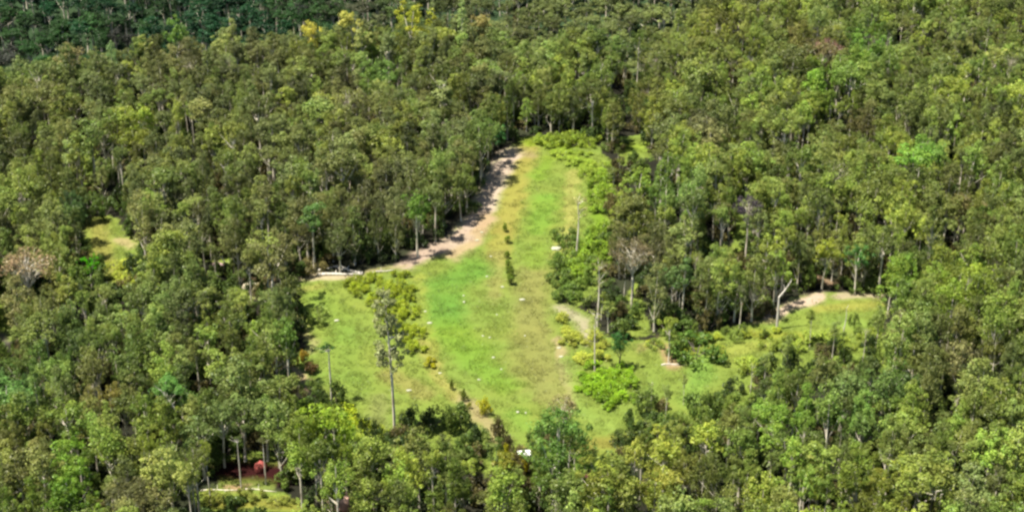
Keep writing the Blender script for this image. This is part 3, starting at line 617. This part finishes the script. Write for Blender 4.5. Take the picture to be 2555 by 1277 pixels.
# undergrowth between the trunks, grass in the open
und = []
for x, y in cand:
    for _ in range(1):
        ux = x + random.uniform(-2.2, 2.2); uy = y + random.uniform(-2.2, 2.2); z = float(terr(ux, uy)); bx, by = pix(ux, uy, z)
        if uy > 400 or is_open(np.array([bx]), np.array([by]))[0] or random.random() < .2: continue
        c = np.array(random.choice([(74, 96, 40), (88, 108, 46), (64, 84, 40), (96, 92, 52)]), float) * random.uniform(.8, 1.15)
        und.append((ux, uy, z, random.uniform(.9, 1.6), random.uniform(.8, 2.6), random.uniform(0, 6.28), random.randrange(4), alb(c)))
scatter('undergrowth', ['bush_%d' % i for i in range(4)], und, 'low scrub on the shaded forest floor between trunks', 'undergrowth')
gm = MB(); r_ = np.random.default_rng(3)
for i in range(46):
    an = r_.uniform(0, 6.28); q = math.sqrt(r_.uniform()) * .9; x0, y0 = math.cos(an) * q, math.sin(an) * q; hh = r_.uniform(.03, .10); w0 = r_.uniform(.05, .12); a2 = r_.uniform(0, 6.28); dx, dy = math.cos(a2) * w0, math.sin(a2) * w0; lx, ly = r_.normal(0, .22, 2)
    lv = np.tile([r_.uniform(.3, .7), r_.uniform(.35, .65), 0, 1], (4, 1)); gm.add([(x0 - dx, y0 - dy, -.03), (x0 + dx, y0 + dy, -.03), (x0 + dx * .4 + lx, y0 + dy * .4 + ly, hh), (x0 - dx * .4 + lx, y0 - dy * .4 + ly, hh)], [(0, 1, 2, 3)], 0, lv)
PROTO['tuft'] = dict(both=gm.mesh('grass_tuft', [M_LEAF]))
gp = []
sel = np.argwhere(gopen & (Y > 196) & (Y < 345) & (np.abs(X) < 95))
pick = rng.choice(len(sel), min(3500, len(sel)), replace=False)
for k in pick:
    i, j = sel[k]; c = gcol[i, j]
    if c[0] > c[1] * 1.02 and random.random() < .8: continue       # bare soil
    x = X[i, j] + random.uniform(-.5, .5); y = Y[i, j] + random.uniform(-.5, .5)
    gp.append((x, y, float(terr(x, y)), random.uniform(.6, 1.5), random.uniform(.6, 1.3), random.uniform(0, 6.28), 0, tuple(np.clip(c * random.uniform(1.1, 1.5), 0, 1))))
scatter('grass', ['tuft'], gp, 'short grass growing over the clearing', 'grass')

# ------------------------------------------------------------------ shrubs of the clearing
shr = []
def S(px, py, hgt, wd, c, label, group, key=None):
    x, y = at(px, py); key = key or random.choice(['bush_0', 'bush_1', 'bush_2', 'bush_3']); 
    base = dict(bush_0=1.7, bush_1=1.5, bush_2=2.2, bush_3=1.9, tallbush=2.6)[key]
    plant('shrub', key, x, y, wd / 2.9, random.uniform(0, 6.28), alb(np.array(c) * random.uniform(.9, 1.1)), label, 'shrub', group, sz=hgt / base)
YG = (138, 156, 38); BG = (122, 160, 36)
def cluster(poly, n_, c, what, group, hg=(1.5, 2.6), wd=(2.6, 4.2), mind=17):
    xs = [p[0] for p in poly]; ys = [p[1] for p in poly]; got = []
    for _ in range(4000):
        if len(got) >= n_: break
        p = (random.uniform(min(xs), max(xs)), random.uniform(min(ys), max(ys)))
        if not inpoly(np.array([p[0]]), np.array([p[1]]), poly)[0]: continue
        if any(math.hypot(p[0] - q[0], (p[1] - q[1]) * 1.7) < mind * (1 - _ / 9000) for q in got): continue
        got.append(p)
    rows = {}
    got.sort(key=lambda p: p[1]); per = max(3, int(math.ceil(len(got) ** .5))); rown = ['top', 'second', 'third', 'fourth', 'fifth', 'sixth', 'seventh', 'eighth', 'ninth']
    chunks = [sorted(got[i:i + per]) for i in range(0, len(got), per)]
    for ri, ch in enumerate(chunks):
        for ci_, p in enumerate(ch):
            pos = ORD[ci_] if len(ch) > 1 else 'single'
            S(p[0], p[1], random.uniform(*hg), random.uniform(*wd), c, '%s shrub in the %s row of %s' % (pos, 'bottom' if ri == len(chunks) - 1 and ri else rown[ri], what), group)
cluster([(850, 700), (900, 690), (1020, 680), (1030, 740), (1050, 850), (1065, 890), (1030, 880), (975, 830), (935, 790), (900, 745)], 52, YG, 'the yellow-green thicket left of the clearing', 'shrubs of the yellow-green thicket', hg=(.9, 1.8), wd=(1.9, 3.0), mind=12)
cluster([(1425, 925), (1480, 915), (1570, 930), (1590, 990), (1560, 1038), (1500, 1020), (1455, 985)], 28, BG, 'the bright green bushes at the right edge', 'bright green bushes', hg=(.7, 1.9), wd=(2.0, 3.4), mind=14)
cluster([(1480, 440), (1525, 440), (1525, 590), (1500, 690), (1410, 690), (1420, 640), (1470, 600)], 24, (124, 154, 46), 'the green strip right of the upper clearing', 'shrubs of the green strip')
cluster([(1390, 390), (1450, 380), (1520, 420), (1520, 450), (1470, 450), (1430, 420)], 8, (140, 166, 56), 'the top right bend of the clearing', 'shrubs at the top bend', hg=(.9, 1.5))
cluster([(1310, 360), (1340, 348), (1470, 345), (1480, 376), (1400, 370)], 9, (128, 152, 48), 'the head of the clearing', 'shrubs at the clearing head', hg=(1.4, 2.4))
cluster([(1385, 600), (1410, 590), (1430, 740), (1400, 760), (1385, 700)], 10, (98, 124, 50), 'the dark fringe beside the middle clearing', 'shrubs of the dark fringe', hg=(1.8, 3.2))
cluster([(1425, 600), (1510, 600), (1495, 690), (1470, 740), (1440, 750)], 14, (114, 142, 56), 'the light green saplings right of the middle clearing', 'light green saplings', hg=(1.2, 2.6), wd=(1.8, 3.0))
cluster([(1400, 780), (1440, 830), (1500, 860), (1480, 920), (1440, 900), (1405, 840)], 10, (150, 160, 60), 'the pale slope above the bright green bushes', 'shrubs of the pale slope', hg=(.8, 1.6))
cluster([(1590, 850), (1700, 845), (1880, 820), (1990, 830), (1900, 860), (1780, 880), (1700, 890)], 10, (146, 162, 52), 'the right-hand glade', 'shrubs of the right-hand glade', hg=(.6, 1.2), wd=(1.8, 3.0))
cluster([(1900, 860), (2050, 840), (2190, 840), (2150, 880), (1950, 900), (1850, 940), (1830, 920)], 12, (138, 158, 60), 'the slope below the far right glade', 'shrubs below the far right glade', hg=(1.2, 2.4))
cluster([(1610, 850), (1700, 905), (1850, 860), (2040, 850), (2180, 850), (2190, 800), (2150, 790), (2080, 840), (1950, 835), (1860, 820)], 16, (112, 134, 56), 'the scrub scattered over the right-hand pocket', 'scrub of the right-hand pocket', hg=(1.0, 2.8), wd=(1.4, 2.6), mind=26)
cluster([(850, 1030), (900, 1060), (960, 1090), (920, 1100), (840, 1060)], 8, (150, 168, 36), 'the lower left tip of the clearing', 'shrubs at the lower left tip', hg=(1.0, 2.0))
cluster([(280, 640), (330, 650), (350, 720), (290, 730)], 6, (158, 172, 62), 'the small pale glade on the left', 'shrubs of the left glade', hg=(1, 2))
cluster([(500, 1235), (690, 1235), (750, 1270), (520, 1272)], 9, (132, 142, 60), 'the grass strip in front of the red hollow', 'shrubs before the red hollow', hg=(.7, 1.8), wd=(1.4, 2.6), mind=22)
cluster([(1620, 1060), (1850, 1010), (2010, 930), (2210, 890), (2205, 915), (2010, 950), (1860, 1035), (1630, 1090)], 22, (116, 138, 58), 'the scrubby foot of the right-hand pocket', 'scrub at the foot of the right-hand pocket', hg=(1.2, 3.2), wd=(1.8, 3.2), mind=18)
cluster([(590, 660), (760, 650), (720, 690), (640, 700)], 8, (118, 104, 72), 'the brown brush pile left of the white logs', 'brown brush', hg=(1, 2))
for i, (px, py, h_, w_, lab) in enumerate([(1261, 578, 1.5, 1.0, 'highest of the single file of dark shrubs in mid-clearing'), (1266, 607, 1.5, 1.3, 'second shrub from the top of the single file in mid-clearing'),
        (1265, 645, 1.3, 1.0, 'third shrub from the top of the single file in mid-clearing'), (1268, 668, 1.5, 1.2, 'fourth shrub from the top of the single file in mid-clearing'),
        (1270, 688, 1.6, 1.4, 'second lowest of the single file of shrubs in mid-clearing'), (1275, 710, 1.9, 1.7, 'lowest and largest of the single file of shrubs in mid-clearing')]):
    S(px, py, h_ * 1.25, w_ * 1.45, (96, 118, 30), lab, 'single file of shrubs in mid-clearing', 'tallbush' if i % 2 else 'bush_2')
for px, py, h_, w_, c, lab in [(1072, 912, 1.3, 2.6, (150, 152, 16), 'round yellow shrub alone below the yellow-green thicket'), (1128, 972, 1.9, 1.0, (84, 100, 26), 'dark upright shrub below the round yellow one'),
        (1156, 998, 2.0, 1.4, (92, 108, 30), 'dark shrub next to the pale path at the clearing foot'), (1172, 1020, 1.2, 1.0, (120, 128, 40), 'lowest small shrub of the line along the pale path'),
        (1208, 1030, 2.6, 2.6, (150, 152, 30), 'yellowish shrub on the pale path near the clearing foot'), (882, 1055, 1.3, 1.8, (96, 104, 30), 'dark low shrub left of the tallest tree foot'),
        (1010, 1050, 1.7, 2.6, (96, 112, 44), 'dark shrub just right of the tallest tree foot'), (795, 800, 2.6, 3.4, (120, 140, 62), 'olive shrub reaching into the left arm of the clearing'),
        (775, 930, 2.2, 2.8, (110, 90, 50), 'brown shrub on the bare soil at the left edge'), (758, 905, 2.4, 2.2, (150, 128, 40), 'orange-tinged shrub on the bare soil at the left edge'),
        (1280, 1190, 3.4, 3.2, (158, 150, 22), 'golden yellow shrub left of the white-roofed shed'), (1262, 1150, 3.0, 2.6, (140, 140, 24), 'yellow shrub above the golden one by the shed')]:
    S(px, py, h_, w_, c, lab, 'scattered shrubs')

# ------------------------------------------------------------------ logs, dead trees, stones, mounds, the small shed
def log(px1, py1, px2, py2, rad, label, z1=0.0, z2=0.0, bend=.15, mat=None):
    a_ = at(px1, py1); b_ = at(px2, py2); o0 = Vector((*a_, float(terr(*a_)) + rad * .8 + z1)); o1 = Vector((*b_, float(terr(*b_)) + rad * .8 + z2))
    L = (o1 - o0); side = Vector((-L.y, L.x, 0)).normalized(); mb = MB(); n_ = 6; pts = []; rr = []
    for i in range(n_):
        t = i / (n_ - 1); pts.append(L * t + side * math.sin(t * 5) * bend + Vector((0, 0, .05 * math.sin(t * 9)))); rr.append(rad * (1 - .5 * t) * random.uniform(.9, 1.1))
    mb.tube(pts, rr, 0, 8)
    for k in (2, 3): mb.tube([pts[k], pts[k] + side * (1 if k == 2 else -1) * 1.0 + Vector((0, 0, .35))], [rad * .4, rad * .15], 0, 6)
    me = mb.mesh('log', [mat or M_DEAD]); 
    for p in me.polygons: p.use_smooth = True
    o = bpy.data.objects.new('fallen_log', me); o.location = o0; C.objects.link(o); tag(o, label, 'log', 'bleached fallen logs'); return o
log(792, 688, 905, 686, .32, 'long white fallen log lying level along the top of the left arm')
log(905, 684, 838, 666, .26, 'white fallen log slanting down to the right onto the level one', bend=.3)
log(795, 676, 830, 668, .20, 'short pale log propped at the foot of the pale straight trunk')
log(832, 666, 862, 676, .16, 'short pale branch crossing behind the slanting log')
log(930, 681, 985, 674, .14, 'thin pale log at the forest edge right of the other logs')
log(500, 762, 545, 756, .34, 'grey log lying in the trees left of the clearing', mat=M_DEAD)
log(500, 1224, 605, 1222, .10, 'thin pale log at the foot of the red hollow, left part', mat=M_BARK)
log(612, 1220, 690, 1226, .09, 'thin pale log at the foot of the red hollow, right part', mat=M_BARK)
log(1650, 911, 1705, 908, .12, 'pale stick lying below the forked tree on bare soil')
log(1355, 1185, 1330, 1200, .14, 'short pale curved log below the white-roofed shed', bend=.4)
log(560, 676, 545, 690, .15, 'short pinkish log beside the bare soil left of the clearing')
def deadtree(px, py, pts, rad, label, name='dead_tree'):
    x, y = at(px, py); z = float(terr(x, y)); e = bpy.data.objects.new(name, None); e.location = (x, y, z); C.objects.link(e); tag(e, label, 'dead tree', 'bare bleached trees')
    mb = MB(); n_ = len(pts); mb.tube(pts, [rad * (1 - .75 * i / (n_ - 1)) for i in range(n_)], 0, 8); o = bpy.data.objects.new('trunk', mb.mesh('dead_trunk', [M_DEAD])); o.parent = e; C.objects.link(o)
    for i in range(1, n_):
        bb = MB(); p = Vector(pts[i]); q = p + Vector((random.uniform(-1, 1), random.uniform(-.5, .5), random.uniform(.4, 1.1))); bb.tube([p, (p + q) / 2 + Vector((0, 0, -.1)), q], [rad * .3, rad * .2, rad * .08], 0, 5)
        o = bpy.data.objects.new('branch', bb.mesh('dead_branch', [M_DEAD])); o.parent = e; C.objects.link(o)
deadtree(1938, 822, [(0, 0, -.4), (0, 0, 3.5), (-.05, 0, 6.4), (.9, 0, 7.8), (1.7, .1, 9.2)], .26, 'bent white dead tree in front of the pale soil of the right glade')
deadtree(575, 684, [(0, 0, -.4), (-.6, 0, 1.8), (-1.3, 0, 3.4), (-1.8, 0, 5)], .2, 'leaning pinkish dead trunk left of the clearing')
deadtree(703, 604, [(0, 0, 5.0), (-1.4, 0, 6.0), (-2.6, .2, 7.2), (-3.4, .2, 7.8)], .2, 'slanting grey dead branch-top among the dark trees above the logs')
deadtree(455, 1152, [(0, 0, 9), (-.7, 0, 10.3), (-1.5, 0, 11.6), (-2.0, 0, 12.6)], .16, 'pale slanting dead top left of the red hollow')
deadtree(2322, 700, [(0, 0, -.4), (0, 0, 4), (.25, 0, 7), (.7, .1, 9.5), (.8, 0, 10.5)], .22, 'white dead trunk in the dark gap near the right edge')
deadtree(2105, 845, [(0, 0, -.4), (-.1, 0, 2), (.1, 0, 4), (0, .1, 6)], .13, 'thin pale dead sapling in the grass of the far right glade')
def rock(px, py, r1, label, mat, name='stone', cat='stone', group=None, flat=.6, sx=1.0):
    import bmesh
    bm = bmesh.new(); bmesh.ops.create_icosphere(bm, subdivisions=3, radius=1)
    sd = random.uniform(0, 99)
    for v in bm.verts:
        p = v.co; k = 1 + .16 * math.sin(p.x * 3.1 + sd) * math.cos(p.y * 2.7 + sd) + .09 * math.sin(p.z * 6 + p.x * 5 + sd); v.co = Vector((p.x * k * r1 * sx, p.y * k * r1, (p.z * k) * r1 * flat))
    me = bpy.data.meshes.new(name); bm.to_mesh(me); bm.free(); me.materials.append(mat)
    for p in me.polygons: p.use_smooth = True
    x, y = at(px, py); o = bpy.data.objects.new(name, me); o.location = (x, y, float(terr(x, y)) + r1 * flat * .35); C.objects.link(o); tag(o, label, cat, group); return o
G1 = 'pale stones scattered in the clearing'
for px, py, r1, lab, sx in [(1388, 622, .62, 'brightest white stone at the right edge of the middle clearing', 1.6), (1303, 748, .40, 'white stone in the middle of the clearing below the shrub file', 1.7), (1157, 738, .30, 'upper of two white stones on the bright green grass', .8),
        (1158, 754, .34, 'lower of two white stones on the bright green grass', .8), (1072, 806, .34, 'flat white stone on the left of the green grass', 1.8), (1061, 777, .24, 'small white stone left on the green grass, above the flat one', 1.5), (1254, 716, .28, 'small pale stone just left of the lowest file shrub', 1.6),
        (840, 800, .36, 'pale stone in the left arm of the clearing', 1.6), (1251, 921, .2, 'small yellowish stone on the lower green slope', 1.2), (1231, 892, .26, 'pale yellowish stone on the lower green slope, upper one', 1.4), (1195, 947, .22, 'flat pale stone on the lower grass', 1.8),
        (1292, 1028, .3, 'pale stone near the foot of the clearing, left one', 1.2), (1312, 1030, .28, 'pale stone near the foot of the clearing, right one', .8), (1020, 974, .32, 'flat pale stone left of the dark upright shrub', 1.8), (1098, 931, .26, 'pale stone below the round yellow shrub', 1.6),
        (1205, 838, .22, 'small pale stone in mid-clearing, left of a pair', 1.5), (1222, 842, .2, 'small pale stone in mid-clearing, right of a pair', 1.5), (1310, 838, .24, 'pale stone on the tan track in mid-clearing', 1), (1240, 785, .2, 'tiny pale stone between the green and tan grass', 1.3),
        (1395, 868, .32, 'pale stone on the right edge track, upper', 1.6), (1400, 890, .32, 'pale stone on the right edge track, lower', 1.6), (1225, 640, .24, 'pale stone by the soil strip, upper left of the shrub file', 1.4), (1215, 690, .24, 'pale stone at the top left of the green grass', 1.4),
        (1190, 600, .3, 'pale stone on the pinkish soil strip', 1.8), (1202, 580, .26, 'pale stone higher on the pinkish soil strip', 1.8), (1545, 300, .4, 'pale stone among trees right of the clearing head', 1.2)]:
    rock(px, py, r1 * (.75 if r1 < .6 else 1), lab, M_STONE, group=G1, sx=sx)
rock(628, 722, 1.7, 'cream mound of bare soil in the trees left of the clearing', M_MOUND, 'soil_mound', 'mound', flat=.5)
rock(545, 664, 1.2, 'pinkish low mound of soil beside the leaning dead trunk', stone_material('pink_soil', (0.38, 0.26, 0.25)), 'soil_mound', 'mound', flat=.3)
rock(650, 1172, .95, 'red earth bank inside the dark hollow at the bottom left', M_REDSOIL, 'earth_bank', 'earth bank', flat=1.2)
rock(848, 1262, 1.9, 'pinkish earth bank at the bottom edge right of the hollow', stone_material('pinkish_earth', (0.50, 0.32, 0.24)), 'earth_bank', 'earth bank', flat=.7)
rock(2520, 1105, .9, 'small brown earth bank at the right edge near the bottom', stone_material('brown_earth', (0.32, 0.2, 0.12)), 'earth_bank', 'earth bank', flat=.8)

# small white-roofed shed at the foot of the clearing
def slab(name, cx, cy, cz, sx, sy, sz, mat, parent, rot=(0, 0, 0)):
    import bmesh
    bm = bmesh.new(); bmesh.ops.create_cube(bm, size=1); bmesh.ops.scale(bm, vec=(sx, sy, sz), verts=bm.verts); bmesh.ops.bevel(bm, geom=list(bm.edges), offset=min(sx, sy, sz) * .15, segments=1, affect='EDGES')
    me = bpy.data.meshes.new(name); bm.to_mesh(me); bm.free(); me.materials.append(mat); o = bpy.data.objects.new(name, me); o.location = (cx, cy, cz); o.rotation_euler = rot; o.parent = parent; C.objects.link(o); return o
x, y = at(1308, 1168); e = bpy.data.objects.new('shed', None); e.location = (x, y, float(terr(x, y))); e.rotation_euler = (0, 0, R(8)); C.objects.link(e)
tag(e, 'small shed with white roof and tan walls at the foot of the clearing', 'shed')
slab('roof', 0, 0, 2.75, 1.95, 1.3, .09, M_WHITE, e, (R(7), 0, 0))
slab('wall', 0, -.50, 1.28, 1.7, .07, 2.62, M_TANWOOD, e); slab('wall', 0, .50, 1.36, 1.7, .07, 2.78, M_TANWOOD, e)
slab('wall', -.815, 0, 1.3, .07, .93, 2.64, M_TANWOOD, e); slab('wall', .815, 0, 1.3, .07, .93, 2.64, M_TANWOOD, e)
d_ = slab('door', .2, -.56, 1.0, .7, .04, 1.9, M_DARKBARK, e); slab('handle', -.25, -.04, 0, .05, .05, .16, M_WHITE, d_)
print('trees', len(forest), 'individual', len(indiv) + N_SPECIAL, 'far', len(far), 'und', len(und), 'grass', len(gp))
